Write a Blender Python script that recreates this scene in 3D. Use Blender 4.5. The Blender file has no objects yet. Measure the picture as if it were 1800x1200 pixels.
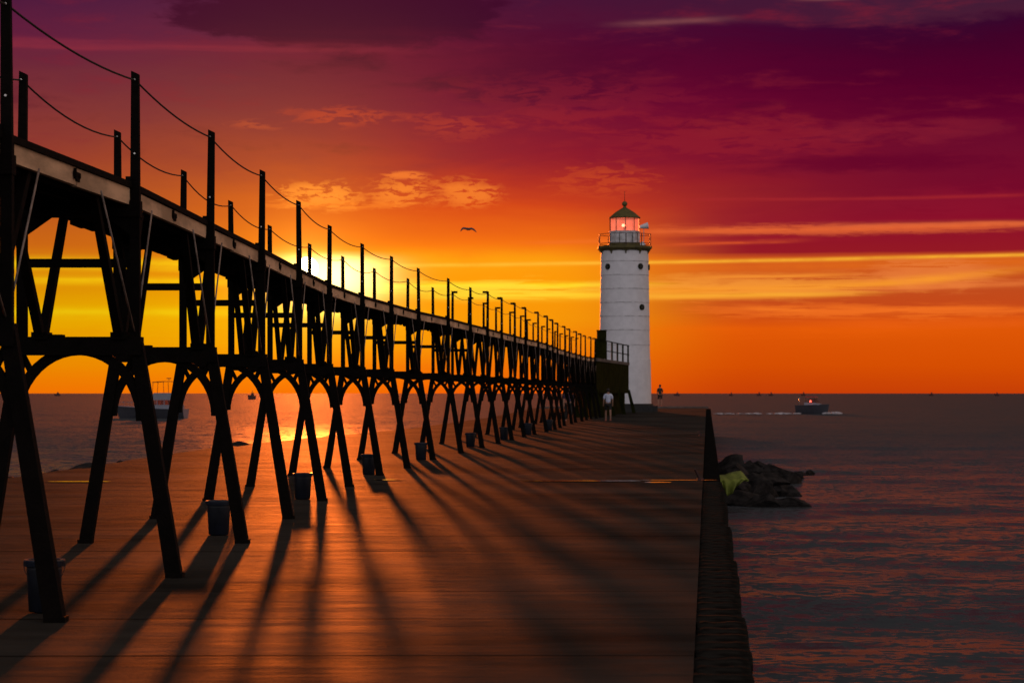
import bpy, bmesh, math, random
from mathutils import Vector, Matrix, noise
R = math.radians
random.seed(7)
S = bpy.context.scene
COL = S.collection
F = 4000.0            # focal length in photo pixels (photo is 1800 wide)

# ------------------------------------------------------------------ camera
cd = bpy.data.cameras.new('camera'); cam = bpy.data.objects.new('camera', cd); COL.objects.link(cam)
cam.location = (0, 0, 0); cam.rotation_euler = (R(90), 0, 0)
cd.sensor_width = 36; cd.lens = 36 * F / 1800
cd.shift_x = 0.0; cd.shift_y = 91 / 1800
cd.clip_start = 0.1; cd.clip_end = 60000
cd.dof.use_dof = True; cd.dof.focus_distance = 27; cd.dof.aperture_fstop = 5.6
S.camera = cam
S.view_settings.view_transform = 'Standard'; S.view_settings.look = 'None'
S.view_settings.exposure = 0; S.view_settings.gamma = 1

# ------------------------------------------------------------------ node helpers
def lin(c): return tuple(((v/255)/12.92 if v/255 <= .04045 else ((v/255+.055)/1.055)**2.4) for v in c) + (1,)
class X:
    nt = None
    def __init__(s, k): s.k = k
    def op(s, o, *a):
        n = X.nt.nodes.new('ShaderNodeMath'); n.operation = o
        for i, v in enumerate((s,) + a):
            if isinstance(v, X): X.nt.links.new(v.k, n.inputs[i])
            else: n.inputs[i].default_value = v
        return X(n.outputs[0])
    def __add__(s, o): return s.op('ADD', o)
    __radd__ = __add__
    def __sub__(s, o): return s.op('SUBTRACT', o)
    def __mul__(s, o): return s.op('MULTIPLY', o)
    __rmul__ = __mul__
    def __truediv__(s, o): return s.op('DIVIDE', o)
def sstep(x, a, b):
    n = X.nt.nodes.new('ShaderNodeMapRange'); n.interpolation_type = 'SMOOTHSTEP'
    X.nt.links.new(x.k, n.inputs['Value'])
    if a < b:
        n.inputs['From Min'].default_value = a; n.inputs['From Max'].default_value = b
    else:
        n.inputs['From Min'].default_value = b; n.inputs['From Max'].default_value = a
        n.inputs['To Min'].default_value = 1; n.inputs['To Max'].default_value = 0
    return X(n.outputs['Result'])
def comb(x, y, z):
    n = X.nt.nodes.new('ShaderNodeCombineXYZ')
    for i, v in enumerate((x, y, z)):
        if isinstance(v, X): X.nt.links.new(v.k, n.inputs[i])
        else: n.inputs[i].default_value = v
    return X(n.outputs[0])
def nz(vec, scale, detail=4, rough=.55, dist=0.0):
    n = X.nt.nodes.new('ShaderNodeTexNoise')
    n.inputs['Scale'].default_value = scale; n.inputs['Detail'].default_value = detail
    n.inputs['Roughness'].default_value = rough; n.inputs['Distortion'].default_value = dist
    if vec is not None: X.nt.links.new(vec.k, n.inputs['Vector'])
    return X(n.outputs[0])
def nzc(vec, scale, detail=3, rough=.55):
    n = X.nt.nodes.new('ShaderNodeTexNoise'); n.inputs['Scale'].default_value = scale
    n.inputs['Detail'].default_value = detail; n.inputs['Roughness'].default_value = rough
    X.nt.links.new(vec.k, n.inputs['Vector'])
    sp = X.nt.nodes.new('ShaderNodeSeparateXYZ'); X.nt.links.new(n.outputs[1], sp.inputs[0])
    return X(sp.outputs[0]) - .5, X(sp.outputs[1]) - .5
def slope_normal(sx, sy, base=None):
    a = X.nt.nodes.new('ShaderNodeVectorMath'); a.operation = 'ADD'
    X.nt.links.new(comb(sx, sy, 0.0).k, a.inputs[0])
    if base is None:
        g = X.nt.nodes.new('ShaderNodeNewGeometry'); base = X(g.outputs['Normal'])
    X.nt.links.new(base.k, a.inputs[1])
    n = X.nt.nodes.new('ShaderNodeVectorMath'); n.operation = 'NORMALIZE'; X.nt.links.new(a.outputs[0], n.inputs[0])
    return X(n.outputs[0])
def ramp(f, stops):
    n = X.nt.nodes.new('ShaderNodeValToRGB'); X.nt.links.new(f.k, n.inputs[0]); cr = n.color_ramp
    cr.elements[0].position = stops[0][0]; cr.elements[0].color = stops[0][1]
    cr.elements[1].position = stops[-1][0]; cr.elements[1].color = stops[-1][1]
    for p, c in stops[1:-1]:
        e = cr.elements.new(p); e.color = c
    return X(n.outputs[0])
def mix(f, a, b, bt='MIX'):
    n = X.nt.nodes.new('ShaderNodeMix'); n.data_type = 'RGBA'; n.blend_type = bt
    for sk, v in ((n.inputs[0], f), (n.inputs[6], a), (n.inputs[7], b)):
        if isinstance(v, X): X.nt.links.new(v.k, sk)
        else: sk.default_value = v
    return X(n.outputs[2])

# ------------------------------------------------------------------ world: sunset sky
W = bpy.data.worlds.new('World'); S.world = W; W.use_nodes = True
X.nt = W.node_tree; W.node_tree.nodes.clear()
tc = W.node_tree.nodes.new('ShaderNodeTexCoord'); sp = W.node_tree.nodes.new('ShaderNodeSeparateXYZ')
W.node_tree.links.new(tc.outputs['Generated'], sp.inputs[0])
wx, wy, wz = X(sp.outputs[0]), X(sp.outputs[1]), X(sp.outputs[2])
hyp = (wx*wx + wy*wy + 1e-6).op('SQRT')
V = wz / hyp * F
U = wx.op('ARCTAN2', wy) * F + 900.0
n1 = nz(comb(U/420.0, V/90.0, 0.0), 1.0, 5, .6, .4) - .5
n2 = nz(comb(U/95.0, V/28.0, 3.0), 1.0, 5, .62, .3) - .5
n3 = nz(comb(U/500.0, V/14.0, 7.0), 1.0, 3, .5) - .5
amp = sstep(V, 200, 480)
amp2 = sstep(V, 236, 262)
Vw = V + n1 * (amp*110.0 + amp2*14.0) + n2 * (amp*30.0) + n3 * 10.0
def skyramp(st): return ramp(Vw/1000.0, [(v/1000, lin(c)) for v, c in st])
cl = skyramp([(0,(238,112,2)),(60,(232,138,0)),(150,(222,156,0)),(215,(214,124,8)),(260,(200,100,20)),(320,(182,82,30)),(400,(152,60,42)),(480,(126,48,52)),(560,(108,38,56)),(610,(98,28,60)),(691,(76,24,62)),(1000,(60,26,50))])
cc = skyramp([(0,(236,92,4)),(50,(236,112,6)),(130,(244,148,8)),(200,(250,150,8)),(232,(250,140,16)),(262,(240,108,18)),(320,(210,66,24)),(370,(180,42,34)),(420,(146,20,44)),(500,(116,8,50)),(560,(100,4,48)),(610,(86,4,48)),(691,(70,10,52)),(1000,(56,26,50))])
cr_ = skyramp([(0,(198,62,6)),(50,(214,78,2)),(110,(222,86,6)),(150,(196,72,24)),(190,(192,76,30)),(232,(206,86,26)),(240,(190,70,30)),(246,(148,24,36)),(300,(138,14,42)),(350,(118,10,42)),(420,(110,12,44)),(470,(96,4,42)),(540,(80,0,40)),(600,(66,2,40)),(638,(56,6,44)),(655,(72,26,52)),(691,(64,28,54)),(1000,(52,34,56))])
sky = mix(sstep(U, 180, 860), cl, cc)
hiV = sstep(V, 262, 400)
tR = sstep(U, 960, 1330)*(1.0*hiV*-1.0 + 1.0) + sstep(U, 700, 1750)*hiV
sky = mix(tR, sky, cr_)
# large cloud relief
reliefm = sstep(n1 + n2*.5, .02, .28) * sstep(V, 330, 470)
sky = mix(reliefm*.5, sky, lin((138, 28, 46)))
reliefd = sstep(n1 + n2*.4, -.05, -.26) * sstep(V, 330, 470)
sky = mix(reliefd*.6, sky, lin((58, 0, 40)))
def band(v0, w, u0, u1, c, f, k=0.0, fade=120.0, wob=14.0, curve=0.0):
    global sky
    d = V - v0 - (U - (u0+u1)/2) * k + n3*wob + n1*wob
    if curve: d = d - ((U-u0).op('MAXIMUM', 0.0)/(u1-u0)).op('POWER', 2.5) * curve
    g = (d*d * (-1.0/(w*w))).op('EXPONENT')
    win = sstep(U, u0-fade, u0+fade) * sstep(U, u1+fade, u1-fade)
    tex = sstep(n2 + n3*.6, -.35, .15) * .6 + .4
    sky = mix(g * win * f * tex, sky, lin(c))
def blob(u, v, ru, rv, c, f, cover=0.0, soft=.12, vecs=(60., 16.), seed=1.0, inner=.2):
    global sky
    du = (U-u)/ru; dv = (V-v)/rv
    r = (du*du + dv*dv).op('SQRT') + n2*1.1 + n1*.5
    m = sstep(r, 1.0, inner)
    q = nz(comb(U/vecs[0], V/vecs[1], seed), 1.0, 5, .62, .6)
    sky = mix(m * sstep(q + m*.12, .5-cover, .5-cover+soft) * f, sky, lin(c))
blob(600, 662, 330, 66, (58, 0, 42), .95, .5, .3, (150., 40.), 4., .75)
blob(980, 560, 260, 90, (72, 0, 42), .6, .2, .3, (220., 60.), 9., .3)
band(600, 9, -300, 640, (146, 44, 62), .55, .0, 200, 40)
band(595, 30, 300, 900, (118, 14, 48), .35, .0, 200, 50)
band(652, 5, 1090, 1270, (136, 76, 78), .6, .04, 50, 8)
band(686, 3, 1410, 1480, (140, 84, 84), .6, .0, 40, 6)
# sunlit puffs of cloud
blob(570, 346, 125, 40, (246, 138, 50), .85, -.03, .09, (34., 10.), 2.2)
blob(700, 352, 110, 34, (242, 128, 46), .8, -.02, .09, (30., 9.), 11.7)
blob(820, 350, 90, 34, (240, 122, 44), .85, .0, .09, (30., 9.), 5.1)
blob(716, 383, 50, 11, (232, 112, 46), .9, .04, .09, (26., 7.), 6.1)
blob(600, 330, 200, 12, (240, 120, 40), .6, .0, .12, (60., 6.), 3.1)
blob(600, 484, 130, 26, (190, 62, 42), .6, -.02, .1, (50., 11.), 8.2)
blob(800, 470, 130, 34, (176, 50, 44), .55, -.02, .1, (46., 10.), 3.3)
blob(450, 468, 80, 14, (190, 76, 48), .5, -.02, .1, (46., 9.), 3.9)
blob(1060, 372, 150, 45, (206, 74, 34), .5, -.02, .12, (46., 12.), 2.9)
blob(1000, 480, 220, 50, (152, 30, 44), .5, .0, .16, (80., 20.), 1.9)
blob(1300, 440, 420, 60, (150, 30, 44), .5, .0, .12, (70., 14.), 17.9)
blob(1000, 520, 330, 60, (140, 26, 48), .4, .0, .14, (60., 16.), 27.9)
blob(1650, 330, 300, 40, (142, 22, 46), .4, .05, .2, (120., 14.), 37.9)
blob(1560, 455, 330, 40, (134, 28, 48), .55, .04, .2, (160., 24.), 7.9)
blob(1350, 468, 200, 50, (142, 30, 44), .5, .02, .2, (110., 24.), 6.6)
blob(1500, 400, 330, 28, (92, 0, 40), .6, .1, .2, (180., 24.), 5.9)
band(338, 3, 1210, 1800, (170, 40, 44), .6, .002, 60, 8)
# golden streaks
band(230, 22, 600, 1030, (250, 170, 14), .55, .0, 120, 6)
band(231, 3.2, 650, 1900, (255, 186, 52), .9, .012, 60, 2)
band(222, 9, 1150, 1900, (232, 112, 26), .55, .012, 100, 4)
band(285, 6, 1130, 1800, (236, 106, 48), .85, .009, 60, 10)
band(290, 4, 1450, 2000, (232, 110, 60), .6, -.01, 80, 12)
band(263, 3, 1180, 1400, (226, 88, 40), .7, .03, 50, 8)
band(266, 4, 930, 1100, (240, 110, 36), .7, .03, 60, 6)
band(189, 5, 560, 1120, (255, 226, 40), .95, .003, 140, 6)
band(172, 8, 740, 1120, (255, 208, 44), .9, .006, 120, 8)
band(170, 6, 1080, 1460, (250, 158, 44), .7, .012, 100, 8)
blob(1330, 188, 420, 34, (250, 156, 56), .75, .0, .07, (190., 5.5), 51.0, .1)
blob(1620, 205, 220, 40, (236, 128, 60), .7, .0, .07, (120., 6.), 53.0, .1)
blob(860, 182, 330, 26, (255, 224, 60), .7, .0, .07, (150., 5.), 55.0, .1)
blob(1480, 285, 420, 16, (230, 100, 52), .5, -.02, .07, (70., 5.), 57.0, .2)
blob(1500, 142, 420, 24, (248, 118, 34), .6, -.01, .08, (150., 6.), 59.0, .1)
blob(1350, 268, 260, 12, (150, 24, 40), .6, .0, .08, (120., 6.), 61.0, .1)
band(180, 7, 1060, 1760, (252, 156, 44), .8, .0, 140, 8, 28)
band(186, 5, 1500, 1900, (240, 128, 60), .55, .03, 140, 8, 0)
band(205, 4, 1230, 1480, (250, 150, 50), .7, .015, 70, 6)
band(172, 4, 1100, 1500, (252, 176, 50), .6, .012, 100, 6)
band(147, 5, 1300, 1420, (250, 124, 36), .7, -.06, 40, 10)
band(144, 5, 1440, 1900, (248, 116, 34), .7, .0, 80, 16)
band(122, 10, 1450, 1900, (240, 98, 18), .5, .0, 120, 20)
band(108, 12, 1120, 1600, (240, 98, 10), .4, .0, 200, 20)
band(222, 12, -200, 500, (246, 206, 18), .8, .0, 150, 14)
band(194, 7, -200, 480, (246, 204, 16), .7, .0, 150, 10)
band(138, 9, -200, 700, (238, 218, 20), .8, .0, 100, 10)
band(120, 40, -200, 700, (230, 170, 0), .6, .0, 200, 10)
band(90, 25, 300, 800, (236, 168, 6), .4, .0, 200, 10)
# sun, its aureole and the thin bright veil right of it
SU, SV = 541.0, 219.0
dx, dy = U - SU, V - SV
r2 = dx*dx + dy*dy
rr = r2.op('SQRT')
g1 = (rr * (-1/38.0)).op('EXPONENT') * 1.5 * (sstep(V, 270, 232)*.7 + .3)
g2 = (rr * (-1/150.0)).op('EXPONENT') * .55
under = sstep(Vw, 252, 226)
vx, vy = (U-580.0)/80.0, (V-205.0)/46.0
veil = ((vx*vx + vy*vy) * -1.0).op('EXPONENT') * under * 2.6
disc = sstep(rr, 20.0, 17.0) * 30.0
def glow(base, amt, c):
    n = X.nt.nodes.new('ShaderNodeVectorMath'); n.operation = 'SCALE'; n.inputs[0].default_value = c
    X.nt.links.new(amt.k, n.inputs['Scale'])
    m = X.nt.nodes.new('ShaderNodeVectorMath'); m.operation = 'ADD'
    X.nt.links.new(base.k, m.inputs[0]); X.nt.links.new(n.outputs[0], m.inputs[1])
    return X(m.outputs[0])
front = sstep(wy, 0.05, 0.6)
sky = glow(sky, g1*front, (1.0, .62, .10)); sky = glow(sky, g2*front, (.9, .30, .0))
sky = glow(sky, veil*front, (1.0, .85, .32)); sky = glow(sky, disc*front, (1.0, .8, .35))
# away from the sunset: dim mauve overhead, pale grey-blue eastern sky behind the camera
over = sstep(V, 680, 1150)
sky = mix(over, sky, (.095, .084, .086, 1))
side = sstep(wy/hyp, .93, .55)
sky = mix(side, sky, (.07, .06, .065, 1))
east = sstep(wx, .25, .8)
sky = mix(east, sky, (.44, .26, .17, 1))
back = sstep(wy, .15, -.55)
sky = mix(back, sky, (.50, .47, .50, 1))
bg = W.node_tree.nodes.new('ShaderNodeBackground'); wo = W.node_tree.nodes.new('ShaderNodeOutputWorld')
W.node_tree.links.new(sky.k, bg.inputs[0]); bg.inputs[1].default_value = 1.0
W.node_tree.links.new(bg.outputs[0], wo.inputs[0])
W.cycles.sampling_method = 'MANUAL'; W.cycles.sample_map_resolution = 2048

# ------------------------------------------------------------------ sun lamp
sd = Vector(((SU-900)/F, 1, SV/F)).normalized()
sl = bpy.data.lights.new('sun', 'SUN'); so = bpy.data.objects.new('sun', sl); COL.objects.link(so)
sl.energy = 3.0; sl.angle = R(.8); sl.color = (1.0, .17, .02)
so.rotation_euler = (-sd).to_track_quat('-Z', 'Y').to_euler()

# ------------------------------------------------------------------ materials
def mat(name, col, rough=.7, metal=0.0, var=.35, vs=6.0, bump=0.0, bs=30.0, spec=.5, stretch=(1,1,1), col2=None, emit=None, es=0, ior=1.45):
    m = bpy.data.materials.new(name); m.use_nodes = True; X.nt = m.node_tree
    b = m.node_tree.nodes['Principled BSDF']
    t = m.node_tree.nodes.new('ShaderNodeTexCoord'); mp = m.node_tree.nodes.new('ShaderNodeMapping')
    mp.inputs['Scale'].default_value = stretch
    m.node_tree.links.new(t.outputs['Object'], mp.inputs[0]); v = X(mp.outputs[0])
    n = nz(v, vs, 6, .6)
    c2 = col2 or tuple(c*(1-var) for c in col)
    f = sstep(n, .35, .65)
    c = mix(f, tuple(c2[:3])+(1,), tuple(min(1, q*(1+var*.4)) for q in col[:3])+(1,))
    m.node_tree.links.new(c.k, b.inputs['Base Color'])
    b.inputs['Roughness'].default_value = rough; b.inputs['Metallic'].default_value = metal
    b.inputs['Specular IOR Level'].default_value = spec; b.inputs['IOR'].default_value = ior
    rv = nz(v, vs*2.3, 3) * .25 + (rough-.12)
    m.node_tree.links.new(rv.k, b.inputs['Roughness'])
    if bump:
        bn = m.node_tree.nodes.new('ShaderNodeBump'); bn.inputs['Strength'].default_value = bump
        bn.inputs['Distance'].default_value = .02
        h = nz(v, bs, 6, .65); m.node_tree.links.new(h.k, bn.inputs['Height'])
        m.node_tree.links.new(bn.outputs[0], b.inputs['Normal'])
    if emit:
        b.inputs['Emission Color'].default_value = tuple(emit)+(1,); b.inputs['Emission Strength'].default_value = es
    return m
M = {}
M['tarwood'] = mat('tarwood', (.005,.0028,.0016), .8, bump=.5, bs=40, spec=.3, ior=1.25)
M['plank'] = mat('plank', (.018,.012,.008), .85, bump=.5, spec=.2)
M['board'] = mat('board', (.80,.50,.30), .75, var=.4, vs=3, bump=.3, stretch=(1,.25,1), spec=.25)
M['rod'] = mat('rod', (.34,.24,.19), .55, var=.4)
M['rope'] = mat('rope', (.02,.014,.01), .8)
M['bolt'] = mat('bolt', (.8,.75,.7), .3, metal=.6)
M['blue'] = mat('blue', (.004,.006,.014), .5, var=.5, vs=4)
M['bluelid'] = mat('bluelid', (.006,.010,.022), .38, var=.5, vs=5)
M['white'] = mat('white', (.80,.77,.78), .5, var=.07, vs=2.2, bump=.1, bs=12)
M['rustyw'] = mat('rustyw', (.70,.67,.67), .6, var=.3, vs=3)
M['green'] = mat('green', (.11,.085,.018), .6, var=.3, vs=3)
M['dgreen'] = mat('dgreen', (.020,.021,.004), .8, var=.4, vs=2, spec=.1, ior=1.1)
M['rail'] = mat('rail', (.05,.016,.012), .55)
M['dark'] = mat('dark', (.02,.018,.016), .7)
M['conc'] = mat('conc', (.12,.10,.085), .8, var=.4, vs=2, bump=.5, bs=14)
M['rock'] = mat('rock', (.026,.022,.02), .75, var=.6, vs=2.5, bump=.9, bs=9, spec=.35, ior=1.2)
M['timber'] = mat('timber', (.019,.017,.014), .85, var=.5, vs=5, bump=.35, bs=25, spec=.1, ior=1.05, stretch=(.3,1,1))
M['edgewall'] = mat('edgewall', (.010,.009,.008), .95, spec=.0, ior=1.0)
M['cloth'] = mat('cloth', (.20,.23,.03), .8, var=.25, vs=6, bump=.2)
M['hullw'] = mat('hullw', (.22,.22,.26), .35, var=.1)
M['hulld'] = mat('hulld', (.05,.05,.06), .4, var=.2)
M['canvas'] = mat('canvas', (.03,.02,.02), .8)
M['redcanvas'] = mat('redcanvas', (.42,.05,.04), .8)
M['skin'] = mat('skin', (.38,.2,.13), .6, var=.1)
M['shirt'] = mat('shirt', (.62,.66,.8), .85, var=.15)
M['navy'] = mat('navy', (.02,.03,.08), .85)
M['shorts'] = mat('shorts', (.02,.02,.018), .85)
M['olivec'] = mat('olivec', (.035,.03,.018), .85)
M['hair'] = mat('hair', (.02,.013,.01), .7)
M['shoe'] = mat('shoe', (.4,.1,.05), .5)
M['gull'] = mat('gull', (.10,.09,.09), .8)
M['far'] = mat('far', (.10,.04,.035), .9)
M['lampred'] = mat('lampred', (.8,.05,.03), .4, emit=(1,.12,.06), es=14)
M['navlight'] = mat('navlight', (.8,.05,.03), .4, emit=(1,.08,.05), es=5)
M['sidelight'] = mat('sidelight', (.6,.6,.5), .3)
# lit lantern glazing
def m_lit():
    m = bpy.data.materials.new('lantern_glass'); m.use_nodes = True; nt = m.node_tree; X.nt = nt
    b = nt.nodes['Principled BSDF']; o = nt.nodes['Material Output']
    b.inputs['Base Color'].default_value = (.9,.4,.3,1); b.inputs['Roughness'].default_value = .25
    tcn = nt.nodes.new('ShaderNodeTexCoord')
    n = nz(X(tcn.outputs['Object']), 2.2, 3)
    e = ramp(n, [(.3, (.75,.10,.045,1)), (.7, (.98,.24,.13,1))])
    nt.links.new(e.k, b.inputs['Emission Color']); b.inputs['Emission Strength'].default_value = .85
    tr = nt.nodes.new('ShaderNodeBsdfTransparent'); ms = nt.nodes.new('ShaderNodeMixShader'); ms.inputs[0].default_value = .42
    nt.links.new(tr.outputs[0], ms.inputs[1]); nt.links.new(b.outputs[0], ms.inputs[2]); nt.links.new(ms.outputs[0], o.inputs[0])
    return m
M['glass'] = m_lit()
def m_win():
    m = bpy.data.materials.new('boat_glass'); m.use_nodes = True; nt = m.node_tree
    b = nt.nodes['Principled BSDF']; o = nt.nodes['Material Output']
    b.inputs['Base Color'].default_value = (.05,.03,.03,1); b.inputs['Roughness'].default_value = .08
    tr = nt.nodes.new('ShaderNodeBsdfTransparent'); tr.inputs[0].default_value = (.9,.6,.5,1)
    ms = nt.nodes.new('ShaderNodeMixShader'); ms.inputs[0].default_value = .3
    nt.links.new(tr.outputs[0], ms.inputs[1]); nt.links.new(b.outputs[0], ms.inputs[2]); nt.links.new(ms.outputs[0], o.inputs[0])
    return m
M['window'] = m_win()
def m_deck():
    m = bpy.data.materials.new('pier_concrete'); m.use_nodes = True; nt = m.node_tree; X.nt = nt
    b = nt.nodes['Principled BSDF']
    g = nt.nodes.new('ShaderNodeNewGeometry'); s = nt.nodes.new('ShaderNodeSeparateXYZ'); nt.links.new(g.outputs['Position'], s.inputs[0])
    px, py = X(s.outputs[0]), X(s.outputs[1])
    fine = nz(comb(px*.35, py*5.0, 0.0), 1.0, 6, .65)        # broomed streaks across the pier
    mid = nz(comb(px*.12, py*1.1, 2.0), 1.0, 5, .6)
    grit = nz(comb(px, py, 0.0), 55.0, 4, .7)
    stain = nz(comb(px*.25, py*.25, 5.0), 1.0, 5, .6, .5)
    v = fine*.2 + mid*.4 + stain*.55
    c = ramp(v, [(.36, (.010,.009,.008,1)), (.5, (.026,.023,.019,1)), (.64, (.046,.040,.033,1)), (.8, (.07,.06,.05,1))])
    jn = nt.nodes.new('ShaderNodeMath'); jn.operation = 'FRACT'
    wob = (mid-.5)*.01
    jf = ((py + wob) / 2.28 + .413)
    nt.links.new(jf.k, jn.inputs[0]); jd = (X(jn.outputs[0]) - .5).op('ABSOLUTE')
    joint = sstep(jd, .020, .010) * (sstep(nz(comb(px*.10, py*.22, 8.0), 1.0, 4, .6), .40, .60)*.85 + .12)
    c = mix(joint*.85, c, (.008,.007,.006,1))
    nt.links.new(c.k, b.inputs['Base Color'])
    ro = mid*.3 + fine*.2 + .40; b.inputs['IOR'].default_value = 1.02
    nt.links.new(ro.k, b.inputs['Roughness']); spl = (sstep(stain, .32, .68)*.35 + .3) * (joint*-.9 + 1.0); nt.links.new(spl.k, b.inputs['Specular IOR Level'])
    h = fine*.12 + mid*.7 + grit*.2 - joint*.5
    bn = nt.nodes.new('ShaderNodeBump'); bn.inputs['Strength'].default_value = .55; bn.inputs['Distance'].default_value = .02
    nt.links.new(h.k, bn.inputs['Height'])
    ax, ay = nzc(comb(px*1.2, py*9.0, 0.0), 1.0, 4, .7)
    bx, by = nzc(comb(px*4.0, py*26.0, 0.0), 1.0, 3, .7)
    nt.links.new(slope_normal(ax*.1 + bx*.2, ay*.16 + by*.26, X(bn.outputs[0])).k, b.inputs['Normal'])
    return m
M['deck'] = m_deck()
def m_water():
    m = bpy.data.materials.new('lake_water'); m.use_nodes = True; nt = m.node_tree; X.nt = nt
    b = nt.nodes['Principled BSDF']
    b.inputs['Base Color'].default_value = (.062,.068,.072,1); b.inputs['Roughness'].default_value = .2; b.inputs['IOR'].default_value = 1.045
    g = nt.nodes.new('ShaderNodeNewGeometry'); s = nt.nodes.new('ShaderNodeSeparateXYZ'); nt.links.new(g.outputs['Position'], s.inputs[0])
    px, py = X(s.outputs[0]), X(s.outputs[1])
    ax, ay = nzc(comb(px*.16, py*.30, 0.0), 1.0, 3)
    bx, by = nzc(comb(px*1.7, py*2.6, 4.0), 1.0, 3)
    cx, cy = nzc(comb(px*5.5, py*6.5, 9.0), 1.0, 3)
    gust = sstep(nz(comb(px*.02, py*.05, 1.0), 1.0, 3), .3, .7) * .5 + .75
    dist = (px*px + py*py).op('SQRT'); farf = sstep(dist, 45, 260)
    ro = farf*.5 + .2; nt.links.new(ro.k, b.inputs['Roughness'])
    gust = gust * (farf*-.5 + 1.0)
    sx = (ax*.35 + bx*.55 + cx*.65) * gust; sy = (ay*.55 + by*1.3 + cy*2.0) * gust
    nt.links.new(slope_normal(sx, sy).k, b.inputs['Normal'])
    return m
M['water'] = m_water()
def m_foam():
    m = mat('foam', (.55,.5,.52), .6, var=.5, vs=3, bump=1.0, bs=6)
    return m
M['foam'] = m_foam()
M['puddle'] = mat('puddle', (.012,.01,.01), .12, var=.2); 

# ------------------------------------------------------------------ mesh helpers
def obj(name, bm, m, parent=None, smooth=False, loc=None):
    me = bpy.data.meshes.new(name); bm.normal_update(); bm.to_mesh(me); bm.free()
    for mm in (m if isinstance(m, (list, tuple)) else [m]): me.materials.append(mm)
    if smooth: me.polygons.foreach_set('use_smooth', [True]*len(me.polygons))
    o = bpy.data.objects.new(name, me); COL.objects.link(o)
    if parent is not None:
        o.parent = parent
    if loc is not None: o.location = loc
    return o
def tag(o, label=None, cat=None, group=None, kind=None):
    if label: o['label'] = label
    if cat: o['category'] = cat
    if group: o['group'] = group
    if kind: o['kind'] = kind
    return o
def thing(name, label, cat, loc=(0,0,0), group=None, rz=0):
    o = bpy.data.objects.new(name, None); COL.objects.link(o); o.location = loc; o.rotation_euler = (0,0,rz)
    return tag(o, label, cat, group)
def copy_tree(o, parent=None):
    c = o.copy(); COL.objects.link(c)
    if parent is not None: c.parent = parent
    for ch in o.children: copy_tree(ch, c)
    return c
def box(bm, c, s, rot=None, mi=0):
    r = bmesh.ops.create_cube(bm, size=1.0)
    Mx = Matrix.Translation(c) @ (rot.to_4x4() if rot else Matrix()) @ Matrix.Diagonal((s[0], s[1], s[2], 1))
    bmesh.ops.transform(bm, matrix=Mx, verts=r['verts'])
    for v in r['verts']:
        for f in v.link_faces: f.material_index = mi
    return r['verts']
def beam(bm, a, b, w, h, w2=None, h2=None, up=(0,0,1), mi=0):
    a, b = Vector(a), Vector(b); d = (b-a).normalized(); up = Vector(up)
    sx = d.cross(up)
    if sx.length < 1e-3: sx = d.cross(Vector((0,1,0)))
    sx.normalize(); sy = sx.cross(d).normalized()
    w2 = w if w2 is None else w2; h2 = h if h2 is None else h2
    vs = []
    for p, ww, hh in ((a, w, h), (b, w2, h2)):
        for i, j in ((-1,-1),(1,-1),(1,1),(-1,1)):
            vs.append(bm.verts.new(p + sx*(i*ww/2) + sy*(j*hh/2)))
    fs = [(3,2,1,0),(4,5,6,7),(0,1,5,4),(1,2,6,5),(2,3,7,6),(3,0,4,7)]
    for f in fs:
        ff = bm.faces.new([vs[i] for i in f]); ff.material_index = mi
    return vs
def tube(bm, pts, r, n=8, mi=0, radii=None, caps=True):
    pts = [Vector(p) for p in pts]; rings = []
    for i, p in enumerate(pts):
        d = (pts[min(i+1, len(pts)-1)] - pts[max(i-1, 0)]).normalized()
        u = d.cross(Vector((0,0,1)))
        if u.length < 1e-3: u = d.cross(Vector((0,1,0)))
        u.normalize(); v = d.cross(u).normalized(); rad = radii[i] if radii else r
        rings.append([bm.verts.new(p + (u*math.cos(2*math.pi*k/n) + v*math.sin(2*math.pi*k/n))*rad) for k in range(n)])
    for A, B in zip(rings, rings[1:]):
        for k in range(n):
            f = bm.faces.new((A[k], A[(k+1)%n], B[(k+1)%n], B[k])); f.material_index = mi; f.smooth = True
    if caps:
        bm.faces.new(rings[0][::-1]).material_index = mi; bm.faces.new(rings[-1]).material_index = mi
def lathe(bm, prof, n=32, c=(0,0,0), mi=0, caps=True, ph=0):
    rings = []
    for r, z in prof:
        rings.append([bm.verts.new((c[0]+r*math.cos(2*math.pi*(k+ph)/n), c[1]+r*math.sin(2*math.pi*(k+ph)/n), c[2]+z)) for k in range(n)])
    for A, B in zip(rings, rings[1:]):
        for k in range(n):
            f = bm.faces.new((A[k], A[(k+1)%n], B[(k+1)%n], B[k])); f.material_index = mi
    if caps:
        bm.faces.new(rings[0][::-1]).material_index = mi; bm.faces.new(rings[-1]).material_index = mi
def interp(t, tab):
    if t <= tab[0][0]:
        a, b = tab[0], tab[1]
    elif t >= tab[-1][0]:
        a, b = tab[-2], tab[-1]
    else:
        for a, b in zip(tab, tab[1:]):
            if a[0] <= t <= b[0]: break
    return a[1] + (b[1]-a[1]) * (t-a[0]) / (b[0]-a[0])

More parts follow.
